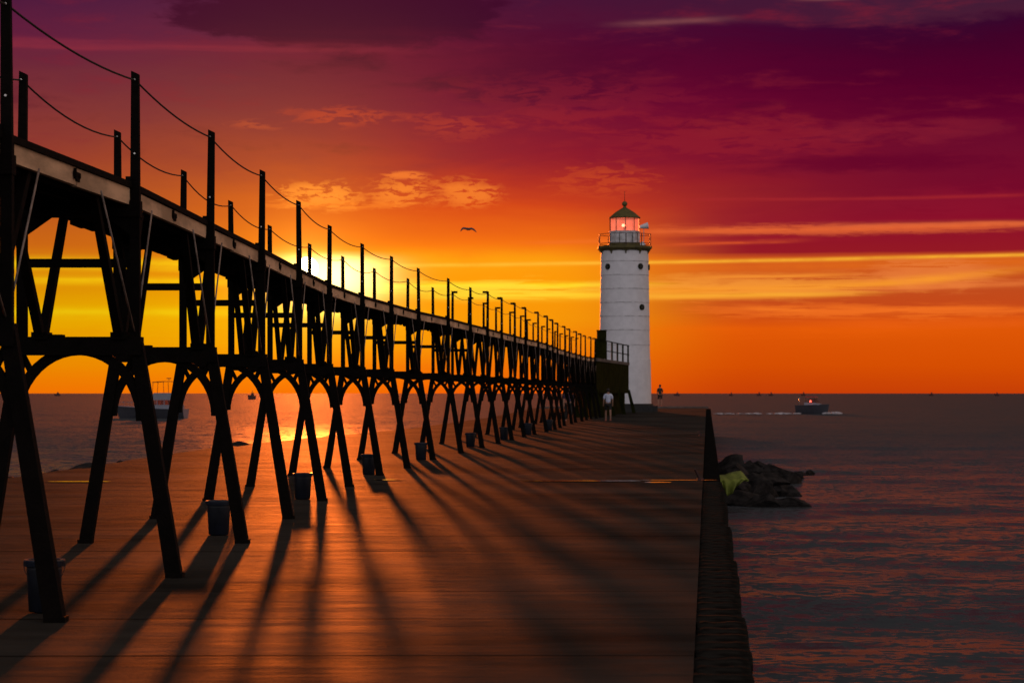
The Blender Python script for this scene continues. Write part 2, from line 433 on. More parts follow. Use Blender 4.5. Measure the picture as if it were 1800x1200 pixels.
# ------------------------------------------------------------------ pier (camera at the origin, looking along +Y)
HT = [(-30,-1.6),(22,-1.6),(28.5,-1.567),(37.8,-1.551),(46.3,-1.516),(50.7,-1.48),(55.2,-1.45),(64,-1.42),(72,-1.386),(80,-1.36),(97,-1.31),(118,-1.27),(140,-1.15),(160,-1.03)]
def pz(y): return interp(y, HT)
LT = [(-30,-15.27),(40.8,-9.2),(51.6,-8.4),(62,-7.7),(72,-6.1),(86,-3.9),(119,-1.2),(160,1.6)]
def px_left(y): return interp(y, LT)
def px_right(y): return .26 + .0858*y
WL = -3.0
YEND = 160.0
STRIP = .34
bm = bmesh.new()
ys = []; y = -30.0
while y < YEND:
    ys.append(y); y += .5 if y < 4 else (.12 if y < 42 else (.25 if y < 80 else .6))
ys.append(YEND)
NX = 48; rows = []
for y in ys:
    x0, x1 = px_left(y), px_right(y) - STRIP
    row = []
    for i in range(NX+1):
        x = x0 + (x1-x0)*i/NX
        z = pz(y) + .004*(noise.noise((x*.10, y*.9, 0))) + .003*noise.noise((x*.25, y*2.4, 5))
        if i == 0: x += .12*noise.noise((0, y*.8, 9)); z += 0
        row.append(bm.verts.new((x, y, z)))
    rows.append(row)
for A, B in zip(rows, rows[1:]):
    for i in range(NX): bm.faces.new((A[i], A[i+1], B[i+1], B[i]))
def skirt(seq):
    low = [bm.verts.new((v.co.x, v.co.y, -5)) for v in seq]
    for i in range(len(seq)-1): bm.faces.new((seq[i], seq[i+1], low[i+1], low[i]))
skirt([r[0] for r in rows][::-1]); skirt([r[-1] for r in rows]); skirt(rows[-1][::-1]); skirt(rows[0])
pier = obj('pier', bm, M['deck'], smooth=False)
tag(pier, 'long concrete pier deck with cross joints leading out to the lighthouse', 'pier', kind='structure')

# steel wall strip along the right edge: low ledge and outer wall
bm = bmesh.new(); prev = None
yy = -30.0
pts = []
while yy <= YEND: pts.append(yy); yy += 1.0
for y in pts:
    xi, xo = px_right(y)-STRIP+.004, px_right(y)-.02
    zt = pz(y) - (.16 if y < 40.2 else .05)
    cur = [bm.verts.new((xi, y, zt)), bm.verts.new((xo, y, zt)), bm.verts.new((xo+.02, y, -5))]
    if prev:
        bm.faces.new((prev[0], prev[1], cur[1], cur[0])); bm.faces.new((prev[1], prev[2], cur[2], cur[1]))
    prev = cur
bm.faces.new((prev[0], prev[2], prev[1]))
w = obj('pier_edge_wall', bm, M['edgewall']); tag(w, 'dark low ledge and outer wall along the right edge of the pier', 'pier wall', kind='structure')
# curb at the pier's far end
bm = bmesh.new()
box(bm, ((px_left(159.7)+px_right(159.7))/2, 159.7, pz(159.7)+.045), (px_right(159.7)-px_left(159.7)-.4, .5, .13))
tag(obj('curb', bm, M['conc']), 'low concrete curb across the far end of the pier', 'curb', kind='structure')

# ------------------------------------------------------------------ rounded edge timbers (the corrugated right edge)
def log_bm(seed):
    rn = random.Random(seed); bm = bmesh.new(); n = 10; L = STRIP
    rings = []
    for k in range(7):
        t = k/6; r = 1.0 + rn.uniform(-.06, .06)
        if k in (0, 6): r *= .86
        rings.append([bm.verts.new((t, math.cos(2*math.pi*j/n)*.5*r, math.sin(2*math.pi*j/n)*.5*r)) for j in range(n)])
    for A, B in zip(rings, rings[1:]):
        for k in range(n): bm.faces.new((A[k], A[(k+1)%n], B[(k+1)%n], B[k])).smooth = True
    bm.faces.new(rings[0][::-1]); bm.faces.new(rings[-1])
    bmesh.ops.recalc_face_normals(bm, faces=bm.faces)
    return bm
protos = []
y = 6.0; k = 0
while y < 40.0:
    sp_ = random.choice((.40,.42,.45,.5))
    ext = (0, .012, .025, .03)[(k//3) % 4] + random.choice((0,0,.008)); inn = random.choice((0, 0, 0, .03, -.02))
    if k < 5:
        o = obj('edge_timber', log_bm(k), M['timber']); protos.append(o)
    else:
        o = protos[k % 5].copy(); COL.objects.link(o)
    x0 = px_right(y) - STRIP - inn
    o.location = (x0, y+sp_/2, pz(y) - .095 + random.uniform(-.004,.004)); o.scale = (STRIP+ext+inn, sp_*.72, .19)
    o.rotation_euler = (R(random.uniform(-2,2)), R(random.uniform(-.6,.6)), R(random.uniform(-.7, .7)))
    tag(o, 'dark rounded timber in the row of timbers laid crosswise along the near right pier edge', 'timber', 'timbers along the right pier edge')
    y += sp_; k += 1

# ------------------------------------------------------------------ puddles at the low joint
def puddle(cx, cy, rx, ry, label, seed):
    bm = bmesh.new(); n = 40; vs = []
    for i in range(n):
        a = 2*math.pi*i/n; q = 1+.25*noise.noise((math.cos(a)*1.5, math.sin(a)*1.5, seed))
        vs.append(bm.verts.new((cx+rx*q*math.cos(a), cy+ry*q*math.sin(a), pz(cy)+.0125)))
    bm.faces.new(vs); o = obj('puddle', bm, M['puddle']); tag(o, label, 'puddle', 'puddles on the pier', 'structure')
puddle(-7.5, 39.6, .55, .16, 'thin puddle on the pier between the nearest legs at the left', 1)
puddle(-2.2, 40.3, .30, .12, 'small puddle beside a trestle leg in mid pier', 2)
puddle(1.2, 39.9, 1.1, .22, 'long shallow puddle across the right half of the pier', 3)
puddle(2.5, 39.3, .22, .22, 'small bright puddle near the right pier edge', 4)
puddle(2.9, 40.2, .7, .1, 'narrow wet strip reaching the right pier edge', 5)

# ------------------------------------------------------------------ lake
bm = bmesh.new()
ths = [-180+5*i for i in range(33)] 
ths = [t for t in ths if t < -20] + [-20 + .085*i for i in range(int(40/.085)+1)] + [t for t in [20+5*i for i in range(1, 33)] if t < 180]
rads = [3.0]
while rads[-1] < 900: rads.append(rads[-1]*1.0125)
while rads[-1] < 45000: rads.append(rads[-1]*1.25)
def wave(x, y, r):
    a = max(0.0, 1-r/850)
    if a <= 0: return 0
    v = .20*noise.noise((x*.07+y*.02, y*.22, 0)) + .12*noise.noise((x*.22, y*.55, 3)) + .05*noise.noise((x*.8, y*1.5, 7))
    return v*a*(.7+.3*noise.noise((x*.01, y*.02, 1)))
pr = None; first = None
for t in ths:
    st, ct = math.sin(R(t)), math.cos(R(t))
    cur = [bm.verts.new((r*st, r*ct, WL + wave(r*st, r*ct, r))) for r in rads]
    if pr:
        for i in range(len(rads)-1): bm.faces.new((pr[i], pr[i+1], cur[i+1], cur[i]))
    else: first = cur
    pr = cur
for i in range(len(rads)-1): bm.faces.new((pr[i], pr[i+1], first[i+1], first[i]))
bmesh.ops.recalc_face_normals(bm, faces=bm.faces)
lake = obj('water', bm, M['water'], smooth=True); tag(lake, 'dark rippled lake water reaching to the horizon', 'water', kind='structure')

# ------------------------------------------------------------------ catwalk
BT = [(7.2,-4.14),(11.5,-3.84),(15.95,-3.54),(19.8,-3.277),(24.2,-3.207),(28.5,-3.135),(33.0,-3.086),(37.8,-3.034),(42.4,-2.788),(46.3,-2.454),(50.7,-2.079),(55.2,-1.546),(59.9,-1.093),(64,-.688),(68,-.306),(72,.09),(75.8,.455),(80,.92),(84,1.30),(88.2,1.58),(92.5,1.85),(97,2.26),(101,2.55),(105,2.96),(109,3.29),(112.5,3.63),(115.5,4.0),(118,4.30)]
def nx_(y): return interp(y, BT)
WID = .985
ZD = 1.81
cw = thing('catwalk', 'long dark timber catwalk on splayed trestle legs running above the pier to the lighthouse', 'catwalk', (0,0,0))
def dirat(y):
    d = Vector((nx_(y+.8)-nx_(y-.8), 1.6, 0)).normalized(); return d
for i, (Y, XN) in enumerate(BT):
    d = dirat(Y) if 0 < i < len(BT)-1 else Vector((.07,1,0)).normalized()
    rt = Vector((1, 0, 0))                        # bents stand square to the view, as photographed
    near = Vector((XN, Y, 0)); farp = near - rt*WID
    base = pz(Y); hgt = -base
    hooked = i >= 13
    ztop = 2.80 if not hooked else 2.88
    for side, P, sg in (('near', near, 1), ('far', farp, -1)):
        # splayed leg
        bm = bmesh.new()
        foot = P + rt*(sg*.215*hgt) + Vector((0,0,base-.02)); top = P + rt*(sg*.01) + Vector((0,0,.44))
        beam(bm, foot, top, .135, .135, .11, .11, up=(0,1,0))
        box(bm, foot + Vector((0,0,.035)), (.15,.15,.05))
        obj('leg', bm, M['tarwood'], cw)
        # rail post
        bm = bmesh.new(); j = random.uniform(-.012,.012)
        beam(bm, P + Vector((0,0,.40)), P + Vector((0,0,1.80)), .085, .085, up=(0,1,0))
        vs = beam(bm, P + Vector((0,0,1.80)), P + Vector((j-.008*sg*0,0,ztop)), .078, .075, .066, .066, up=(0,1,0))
        for v in vs[4:]:
            if v.co.x < P.x: v.co.z -= .0
            else: v.co.z -= .03
        if side == 'near': box(bm, P + Vector((-.05,-.02,1.845)), (.05,.09,.07))
        if hooked: box(bm, P + Vector((-sg*.075,0,ztop-.04)), (.13,.05,.06))
        po = obj('rail_post', bm, M['tarwood'], cw)
        for zb in (2.72, 2.08):
            bm = bmesh.new(); tube(bm, [P+Vector((0,-.052,zb)), P+Vector((0,-.036,zb))], .0085, 8)
            obj('bolt', bm, M['bolt'], po)
        # longitudinal V of struts
        bm = bmesh.new(); ins = .13 if side == 'near' else .17
        ap = P + Vector((-sg*ins, 0, .47))
        for dy in (-.95, .95):
            yy = Y+dy; tp = Vector((nx_(yy) - (WID if side=='far' else 0) - sg*ins, yy, 1.66))
            beam(bm, ap + Vector((0, .04 if dy>0 else -.04, 0)), tp, .10 if not hooked else .14, .075, .085 if not hooked else .34, .065, up=(1,0,0))
        box(bm, ap + Vector((0,0,.03)), (.14,.22,.06))
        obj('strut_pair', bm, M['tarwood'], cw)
    # pale tie rods on the near side
    bm = bmesh.new()
    for dy in (-1.22, .80):
        yy = Y+dy; tube(bm, [near+Vector((.0,0,.50)), (nx_(yy)+.005, yy, 1.65)] , .0085, 6)
    obj('tie_rod', bm, M['rod'], cw)
    # cap beam + cross brace
    bm = bmesh.new()
    beam(bm, farp + Vector((-.06,0,.41)), near + Vector((.06,0,.41)), .17, .16)
    box(bm, farp + Vector((.28,0,.50)), (.16,.15,.02)); box(bm, near + Vector((-.1,0,.50)), (.2,.15,.02))
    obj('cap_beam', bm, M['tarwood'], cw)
    if not hooked:
        bm = bmesh.new(); beam(bm, farp + Vector((0,0,1.13)), near + Vector((0,0,1.13)), .06, .075)
        obj('cross_brace', bm, M['tarwood'], cw)
    # knee pieces under the deck and joist
    bm = bmesh.new()
    beam(bm, farp + Vector((-.05,0,1.60)), near + Vector((.05,0,1.60)), .14, .14)
    for P, sg in ((near,-1),(farp,1)):
        q3 = [P + Vector((sg*.03,dy_,z_)) if x_ == 0 else P + Vector((sg*x_,dy_,z_)) for dy_ in (-.035,.035) for x_, z_ in ((0,1.37),(.27,1.54),(0,1.56))]
        vv = [bm.verts.new(p_) for p_ in q3]
        for f_ in ((0,1,2),(5,4,3),(0,3,4,1),(1,4,5,2),(2,5,3,0)): bm.faces.new([vv[k_] for k_ in f_])
    obj('deck_joist', bm, M['tarwood'], cw)
    # arch brace below the cap with two little spokes
    bm = bmesh.new(); c = (near+farp)/2 + Vector((0,0,-.24)); n = 22; pv = None
    for k in range(n+1):
        a = math.pi*k/n; spl = .04
        o_ = Vector((math.cos(a)*(.585), 0, math.sin(a)*.655)); i_ = Vector((math.cos(a)*(.505), 0, math.sin(a)*.57))
        cur = [bm.verts.new(c+o_+Vector((0,-.045,0))), bm.verts.new(c+o_+Vector((0,.045,0))), bm.verts.new(c+i_+Vector((0,.045,0))), bm.verts.new(c+i_+Vector((0,-.045,0)))]
        if pv:
            for q in range(4): bm.faces.new((pv[q], pv[(q+1)%4], cur[(q+1)%4], cur[q]))
        pv = cur
    for sg in (-1, 1):
        a = R(42); p = c + Vector((sg*math.cos(a)*.545, 0, math.sin(a)*.61)); q_ = c + Vector((sg*(WID/2+.01), 0, .60))
        beam(bm, p, q_, .05, .055, up=(0,1,0))
    bmesh.ops.recalc_face_normals(bm, faces=bm.faces)
    obj('arch_brace', bm, M['tarwood'], cw)
# deck planks
bm = bmesh.new(); y = 6.0
while y < 119.2:
    wd = .145; a = random.uniform(0,.035); b = random.uniform(0,.03)
    if random.random() < .15: b += .03
    p0 = Vector((nx_(y)-WID-.03-a, y, ZD-.02)); p1 = Vector((nx_(y)-.05, y, ZD-.02))
    beam(bm, p0, p1, wd-.008, .045 + random.uniform(-.002,.003)); y += wd
obj('deck_planks', bm, M['plank'], cw)
bm = bmesh.new()
for (ya, xa), (yb, xb) in zip(BT, BT[1:]): beam(bm, (xa-.04, ya, ZD-.003), (xb-.04, yb, ZD-.003), .05, .05)
obj('deck_nosing', bm, M['tarwood'], cw)
# stringers under the planks
bm = bmesh.new()
for off in (-.22, -.5, -.78):
    for (ya, xa), (yb, xb) in zip(BT, BT[1:]):
        beam(bm, (xa+off, ya, 1.715), (xb+off, yb, 1.715), .08, .14)
obj('stringer', bm, M['tarwood'], cw)
# pale edge boards with splice plates
for side, off in (('near', -.062), ('far', -WID+.062)):
    for (ya, xa), (yb, xb) in zip(BT[:-1], BT[1:]):
        ym = (ya+yb)/2 + random.uniform(-.12,.12); xm = nx_(ym)
        for (y0, x0), (y1, x1) in (((ya, xa), (ym, xm)), ((ym, xm), (yb, xb))):
            if side == 'near':
                bm = bmesh.new(); dz = random.uniform(-.008,.008)
                beam(bm, (x0+off, y0+.012, 1.71+dz), (x1+off, y1-.012, 1.71+dz*.3), .045, .145 if random.random()<.7 else .13)
                obj('edge_board', bm, M['board'], cw)
        if side == 'near':
            bm = bmesh.new(); c = Vector((xm+off+.028, ym, 1.725)); box(bm, c, (.012,.26,.04)); box(bm, c+Vector((0,.02,-.03)), (.012,.14,.045)); box(bm, c+Vector((.004,-.1,0)), (.02,.025,.085))
            obj('splice_plate', bm, M['tarwood'], cw)
        else:
            bm = bmesh.new(); beam(bm, (xa+off, ya, 1.71), (xb+off, yb, 1.71), .045, .14)
            for q in range(8):
                t = q/8; y0 = ya+(yb-ya)*t; x0 = xa+(xb-xa)*t; hh = random.choice((.015,.025,.04,.05))
                box(bm, (x0+off+.03, y0+.27, 1.64-hh/2), (.05,.53,hh))
            obj('far_edge_board', bm, M['tarwood'], cw)
# ropes
for off, sag in ((0.0, .07), (-WID, .115)):
    bm = bmesh.new(); pp = []
    for i, ((ya, xa), (yb, xb)) in enumerate(zip(BT, BT[1:])):
        z0 = 2.72 if i < 13 else 2.80; z1 = 2.72 if i+1 < 13 else 2.80
        sg = sag*random.uniform(.8,1.2)*(1 if i < 13 else .7)
        for k in range(10):
            t = k/10; pp.append((xa+(xb-xa)*t+off, ya+(yb-ya)*t, z0+(z1-z0)*t - 4*sg*t*(1-t)))
    pp.append((BT[-1][1]+off, BT[-1][0], 2.8))
    tube(bm, pp, .0085, 6); obj('handrail_rope', bm, M['rope'], cw, smooth=True)

# ------------------------------------------------------------------ end platform of the catwalk by the tower
pf = thing('landing_platform', 'dark olive landing platform on legs where the catwalk meets the white tower', 'platform', (0,0,0))
P0 = Vector((4.45, 118.6, 0)); P1 = Vector((7.05, 136.5, 0))      # near (right-hand) edge of the platform
WL2 = Vector((-1.45, .2, 0))
def quadbox(bm, a, b, off, z0, z1):
    vs = [bm.verts.new((p.x, p.y, z)) for z in (z0, z1) for p in (a, b, b+off, a+off)]
    for f in ((3,2,1,0),(4,5,6,7),(0,1,5,4),(1,2,6,5),(2,3,7,6),(3,0,4,7)): bm.faces.new([vs[i] for i in f])
bm = bmesh.new(); quadbox(bm, P0, P1, WL2, 1.68, 1.84); obj('deck', bm, M['conc'], pf)
bm = bmesh.new(); quadbox(bm, P0+Vector((-.05,.05,0)), P1+Vector((-.05,-.05,0)), Vector((-1.35,.2,0)), .0, 1.68); obj('side_cladding', bm, M['dgreen'], pf)
for t in (0, .33, .66, 1):
    for s, ex in ((0, .33), (1, -.33)):
        p = P0.lerp(P1, t) + (WL2*.95 if s else Vector((-.06,0,0)))
        bm = bmesh.new(); beam(bm, (p.x+ex, p.y, pz(p.y)-.02), (p.x, p.y, .2), .2, .2, .16, .16, up=(0,1,0)); obj('leg', bm, M['dgreen'], pf)
bm = bmesh.new(); quadbox(bm, P0+Vector((-.3,.6,0)), P1+Vector((-.3,-.4,0)), Vector((-.85,0,0)), -1.3, .0); obj('inner_wall', bm, M['dgreen'], pf)
for t in (0, .12, .27, .45, .62, .8, .98):
    p = P0.lerp(P1, t) + Vector((-.05, .1, 0)); bm = bmesh.new(); beam(bm, (p.x, p.y, 1.84), (p.x, p.y, 2.86), .10, .10); obj('rail_post', bm, M['dgreen'], pf)
for z in (2.84, 2.3):
    bm = bmesh.new(); beam(bm, P0+Vector((-.05,.1,z)), P1+Vector((-.05,-.2,z)), .045, .045); obj('handrail', bm, M['dgreen'], pf)
# upright panel (door leaf) on the landing
bm = bmesh.new(); box(bm, (4.78, 121.5, 2.6), (.50,.5,1.52)); box(bm, (4.78, 121.24, 3.34), (.56,.06,.06)); obj('upright_cabinet', bm, M['dgreen'], pf)

# ------------------------------------------------------------------ lighthouse
LY = 142.0; LX = 7.03; LS = F/LY
def lz(y): return (691-y)/LS
lh = thing('lighthouse', 'round white lighthouse with red lit lantern and green cone roof at the pier end', 'lighthouse', (LX, LY, pz(LY)))
OFF = pz(LY)
def L(name, bm, m, parent=None, smooth=False):
    o = obj(name, bm, m, parent or lh, smooth)
    return o
def zz(y): return lz(y) - OFF
bm = bmesh.new(); prof = []
cs = [709, 632, 606, 580, 556, 532, 508, 484, 460, 440]
def rad(y): return (41.2 + (y-440)*.0135)/LS
for a, b in zip(cs, cs[1:]):
    e = .028 if a == 709 else 0
    ex = 1.4/LS if a == 709 else 0
    lapo = .03
    prof += [(rad(a)+lapo+ex, zz(a)), (rad(b)+lapo*.5+ex, zz(b)-.0), (rad(b)+ex*.0, zz(b)+.012)]
lathe(bm, prof, 64); L('tower_shell', bm, M['white'], smooth=False)
for yy in cs[1:-1]:
    bm = bmesh.new(); q_ = rad(yy)+.03; lathe(bm, [(q_, zz(yy)-.035), (q_+.004, zz(yy)-.03), (q_+.004, zz(yy)+.015), (q_-.03, zz(yy)+.024)], 64, caps=False); L('plate_seam', bm, M['rustyw'])
bm = bmesh.new(); lathe(bm, [(1.78, -.05), (1.78, zz(709)-.01), (1.3, zz(709))], 40); box(bm, (1.0,-1.1,.16), (1.9,1.2,.42)); L('foundation', bm, M['dark'])
bm = bmesh.new(); lathe(bm, [(1.42, zz(444)), (1.62, zz(441)), (1.76, zz(437.5)), (1.76, zz(433.5)), (1.4, zz(433))], 10, ph=.5); gal = L('gallery', bm, M['green'])
bm = bmesh.new(); lathe(bm, [(1.06, zz(436)), (1.06, zz(428)), (.98, zz(427.5))], 10, ph=.5); L('gallery_curb', bm, M['green'], gal)
for k in range(10):
    a = 2*math.pi*(k+.5)/10; bm = bmesh.new()
    beam(bm, (1.40*math.cos(a), 1.40*math.sin(a), zz(449)), (1.62*math.cos(a), 1.62*math.sin(a), zz(439)), .08, .1, up=(0,0,1)); L('bracket', bm, M['green'], gal)
rl = None
GR = 1.66
for k in range(10):
    a = 2*math.pi*(k+.5)/10; bm = bmesh.new()
    beam(bm, (GR*math.cos(a), GR*math.sin(a), zz(434)), (GR*math.cos(a), GR*math.sin(a), zz(412)), .055, .055); L('rail_post', bm, M['rail'])
for yy in (412.5, 429):
    bm = bmesh.new()
    for k in range(10):
        a, b = 2*math.pi*(k+.5)/10, 2*math.pi*(k+1.5)/10
        beam(bm, (GR*math.cos(a), GR*math.sin(a), zz(yy)), (GR*math.cos(b), GR*math.sin(b), zz(yy)), .03, .035)
    L('gallery_rail', bm, M['rail'])
bm = bmesh.new(); lathe(bm, [(.985, zz(431)), (.985, zz(408.5)), (1.02, zz(408)), (1.02, zz(407)), (.95, zz(406.6))], 10, ph=.5)
L('lantern_wall', bm, M['rustyw'])
for a in (-1.1, -1.95, -1.57+.9):
    bm = bmesh.new(); box(bm, (.99*math.cos(a), .99*math.sin(a), zz(419.5)), (.03,.03,.66)); L('seam', bm, M['dgreen'])
# glazing
for k in range(10):
    a, b = 2*math.pi*(k+.5)/10, 2*math.pi*(k+1.5)/10; r = .93
    bm = bmesh.new(); p, q = Vector((r*math.cos(a), r*math.sin(a), 0)), Vector((r*math.cos(b), r*math.sin(b), 0))
    vs = [bm.verts.new(p+Vector((0,0,zz(406.6)))), bm.verts.new(q+Vector((0,0,zz(406.6)))), bm.verts.new(q+Vector((0,0,zz(383.5)))), bm.verts.new(p+Vector((0,0,zz(383.5))))]
    bm.faces.new(vs); L('lantern_pane', bm, M['glass'])
    bm = bmesh.new(); r2_ = .95; tube(bm, [(r2_*math.cos(a), r2_*math.sin(a), zz(407)), (r2_*math.cos(a), r2_*math.sin(a), zz(383))], .022, 6); L('mullion', bm, M['rail'])
bm = bmesh.new(); lathe(bm, [(1.0, zz(384.5)), (1.03, zz(383.2)), (.62, zz(373.5)), (.13, zz(365)), (.07, zz(363))], 10, ph=.5); rf = L('roof', bm, M['green'])
bm = bmesh.new(); lathe(bm, [(.10, zz(366)), (.07, zz(363.5)), (.12, zz(361.8)), (.17, zz(359.8)), (.17, zz(357)), (.10, zz(354.5)), (.02, zz(353.6))], 16); L('ventilator_ball', bm, M['green'], rf, True)
bm = bmesh.new(); tube(bm, [(0,0,zz(354)), (0,0,zz(336))], .014, 6); L('lightning_rod', bm, M['dark'], rf)
bm = bmesh.new(); lathe(bm, [(.07, zz(407)), (.07, zz(401)), (.13, zz(400.5)), (.13, zz(399)), (.05, zz(398.6))], 12); lp = L('lamp_stand', bm, M['dark'])
bm = bmesh.new(); bmesh.ops.create_uvsphere(bm, u_segments=12, v_segments=8, radius=.10, matrix=Matrix.Translation((-.10,-.15,zz(396.5)))); L('lamp', bm, M['lampred'], lp, True)
ll = bpy.data.lights.new('lantern_light', 'POINT'); llo = bpy.data.objects.new('lantern_light', ll); COL.objects.link(llo)
llo.location = (LX-.1, LY-.15, lz(396)); ll.energy = 25; ll.color = (1,.12,.06); ll.shadow_soft_size = .15
# portholes
for (xx, yy) in ((1067.5,470),(1123.5,470),(1126,541),(1139.5,470)):
    dxp = (xx-LX*F/LY-900)/LS; rr_ = rad(yy)+.012
    s_ = max(-.995, min(.995, dxp/rr_)); a = -math.pi/2 + math.asin(s_)
    rot = Matrix.Rotation(a+math.pi/2, 3, 'Z')
    bm = bmesh.new(); c = Vector((rr_*math.cos(a), rr_*math.sin(a), zz(yy))); out = Vector((math.cos(a), math.sin(a), 0))
    c += out*.02; tube(bm, [c-out*.08, c+out*.05], .185, 20); pw = L('porthole', bm, M['dgreen'])
    bm = bmesh.new(); tube(bm, [c+out*.052, c+out*.058], .13, 20); L('pane', bm, M['dark'], pw)
# fog-signal horn on a mast at the gallery's right
bm = bmesh.new(); mx, my = 1.10, -.75
tube(bm, [(mx+.05,my,zz(432)), (mx+.05,my,zz(399))], .022, 8); hm = L('horn_mast', bm, M['rustyw'])
bm = bmesh.new(); bb = bmesh.ops.create_cone(bm, cap_ends=True, segments=16, radius1=.09, radius2=.21, depth=.55, matrix=Matrix.Translation((mx+.05,my-.05,zz(399.5))) @ Matrix.Rotation(R(80),4,'Y')); L('horn', bm, M['white'], hm)
bm = bmesh.new(); vs = beam(bm, (mx+.0,my,zz(433)), (mx-.08,my,zz(427)), .34, .34, .16, .2); L('equipment_box', bm, M['white'], hm)

# ------------------------------------------------------------------ blue buckets under the catwalk
def bucket_parts(root):
    H = .385; bm = bmesh.new(); lathe(bm, [(.105,0),(.113,.01),(.128,H*.8),(.130,H-.045)], 28); b = obj('body', bm, M['blue'], root, False)
    b.data.polygons.foreach_set('use_smooth', [len(p.vertices) == 4 for p in b.data.polygons])
    bm = bmesh.new(); lathe(bm, [(.131,H-.055),(.148,H-.05),(.151,H-.012),(.146,H-.002),(.12,H-.004),(.118,H-.012)], 28); obj('rim', bm, M['bluelid'], root)
    bm = bmesh.new(); pts = [(.15*math.cos(t), -.15*abs(math.sin(t))*.35-.02, H-.03-.16*math.sin(t)) for t in [math.pi*k/10 for k in range(11)]]
    tube(bm, pts, .003, 5); obj('handle', bm, M['dark'], root)
BK = [(78,1075,'dark blue bucket mostly hidden behind the nearest trestle leg at the lower left'),
      (384.5,940,'dark blue bucket with a thick rim, second from the front, beside a long leg'),
      (532,877,'dark blue bucket whose top rim catches the bright sun glint, third from the front'),
      (648,834,'dark blue bucket fourth from the front, overlapped by a splayed leg on its right'),
      (740,808,'small dark blue bucket fifth from the front, between two trestle legs'),
      (827,786,'small dark blue bucket sixth from the front, left of the middle of the catwalk'),
      (886,773,'tiny dark bucket seventh from the front, among the crowded far legs'),
      (928,764,'tiny dark bucket eighth from the front, beside the far trestle legs'),
      (965,756,'farthest tiny bucket under the far end of the catwalk')]
bk0 = None
for i, (bx, by, lab) in enumerate(BK):
    Y = 30.0
    for _ in range(30): Y = F*(-pz(Y))/(by-691)
    loc = ((bx-900)/F*Y, Y, pz(Y)+.004)
    if bk0 is None: bk0 = thing('bucket', lab, 'bucket', loc, 'blue buckets standing under the catwalk'); bucket_parts(bk0); o = bk0
    else: o = copy_tree(bk0); o.location = loc; o['label'] = lab
    o.rotation_euler = (0,0,random.uniform(-.5,.5))

# ------------------------------------------------------------------ small rods standing on the pier edge
bm = bmesh.new(); Y = 40.6; xb = (1231-900)/F*Y; zt = pz(Y)
beam(bm, (xb, Y, zt), (xb-.10, Y-.05, zt+.19), .045, .03); box(bm, (xb,Y,zt+.01), (.12,.1,.03))
tag(obj('iron_stub', bm, M['rail']), 'short rusty iron stub leaning left by the puddle near the pier edge', 'iron stub')
bm = bmesh.new(); Y = 74; xb = (1231-900)/F*Y; zt = pz(Y)
beam(bm, (xb+.05, Y, zt), (xb-.06, Y, zt+.14), .08, .06); box(bm, (xb+.05,Y,zt+.01), (.2,.14,.04))
tag(obj('iron_stub', bm, M['rail']), 'small far iron stub near the right pier edge above the rocks', 'iron stub')

# ------------------------------------------------------------------ boulders
def boulder_bm(seed):
    bm = bmesh.new(); bmesh.ops.create_icosphere(bm, subdivisions=4, radius=1.0)
    rn = random.Random(seed)
    planes = [(Vector((rn.uniform(-1,1), rn.uniform(-1,1), rn.uniform(-.6,1))).normalized(), rn.uniform(.5,.85)) for _ in range(18)]
    for v in bm.verts:
        p = v.co*1.15
        for nrm, dd in planes:
            e = p.dot(nrm) - dd
            if e > 0: p -= nrm*e
        q = 1 + .08*noise.noise(p*1.6+Vector((seed,0,0))) + .05*noise.noise(p*4+Vector((seed,3,0))) + .03*noise.noise(p*11)
        v.co = p*q
    return bm
rps = [obj('boulder', boulder_bm(s), M['rock'], smooth=False) for s in range(6)]
used = [False]*6
def rock(x, ybase, wpx, hpx, seed, dyd=1.0, label=None, rise=0.0):
    # x, ybase in photo pixels: where the rock meets the water
    Y = F*(-WL)/(ybase-691); s = Y/F; k = seed % 6
    if not used[k]: o = rps[k]; used[k] = True
    else: o = rps[k].copy(); COL.objects.link(o)
    w, h = wpx*s/2/.95, hpx*s*.72
    o.location = ((x-900)*s, Y+w*.5, WL+rise + h*.30); o.scale = (w, w*dyd, h/1.35/.8)
    o.rotation_euler = (random.uniform(-.15,.15), random.uniform(-.12,.12), random.uniform(0,6.28))
    tag(o, label or 'dark jagged boulder in the rock pile against the right side of the pier', 'boulder', 'boulders piled beside the pier')
rock(1300, 889, 90, 40, 0); rock(1352, 891, 74, 34, 1); rock(1400, 891, 62, 22, 2, label='low dark boulder at the near right tip of the rock pile'); rock(1330, 876, 80, 46, 3)
rock(1375, 872, 60, 30, 4); rock(1290, 872, 80, 54, 5); rock(1392, 872, 40, 26, 1); rock(1318, 862, 70, 40, 2)
rock(1350, 856, 80, 36, 0); rock(1290, 850, 80, 50, 4); rock(1385, 850, 55, 22, 3); rock(1400, 842, 36, 14, 5, label='pointed dark boulder at the far right side of the rock pile')
rock(1320, 842, 90, 44, 1); rock(1358, 838, 60, 30, 2); rock(1285, 838, 80, 46, 3); rock(1380, 836, 40, 14, 4); rock(1340, 832, 60, 26, 5)
rock(1300, 880, 60, 34, 3, rise=.2)
rock(1408, 833, 26, 7, 0, label='small flat rock standing clear of the pile, left one of the outer pair')
rock(1424, 832, 20, 9, 2, label='small pointed rock farthest out in the water beside the pile')
for k in range(6):
    if not used[k]: bpy.data.objects.remove(rps[k])
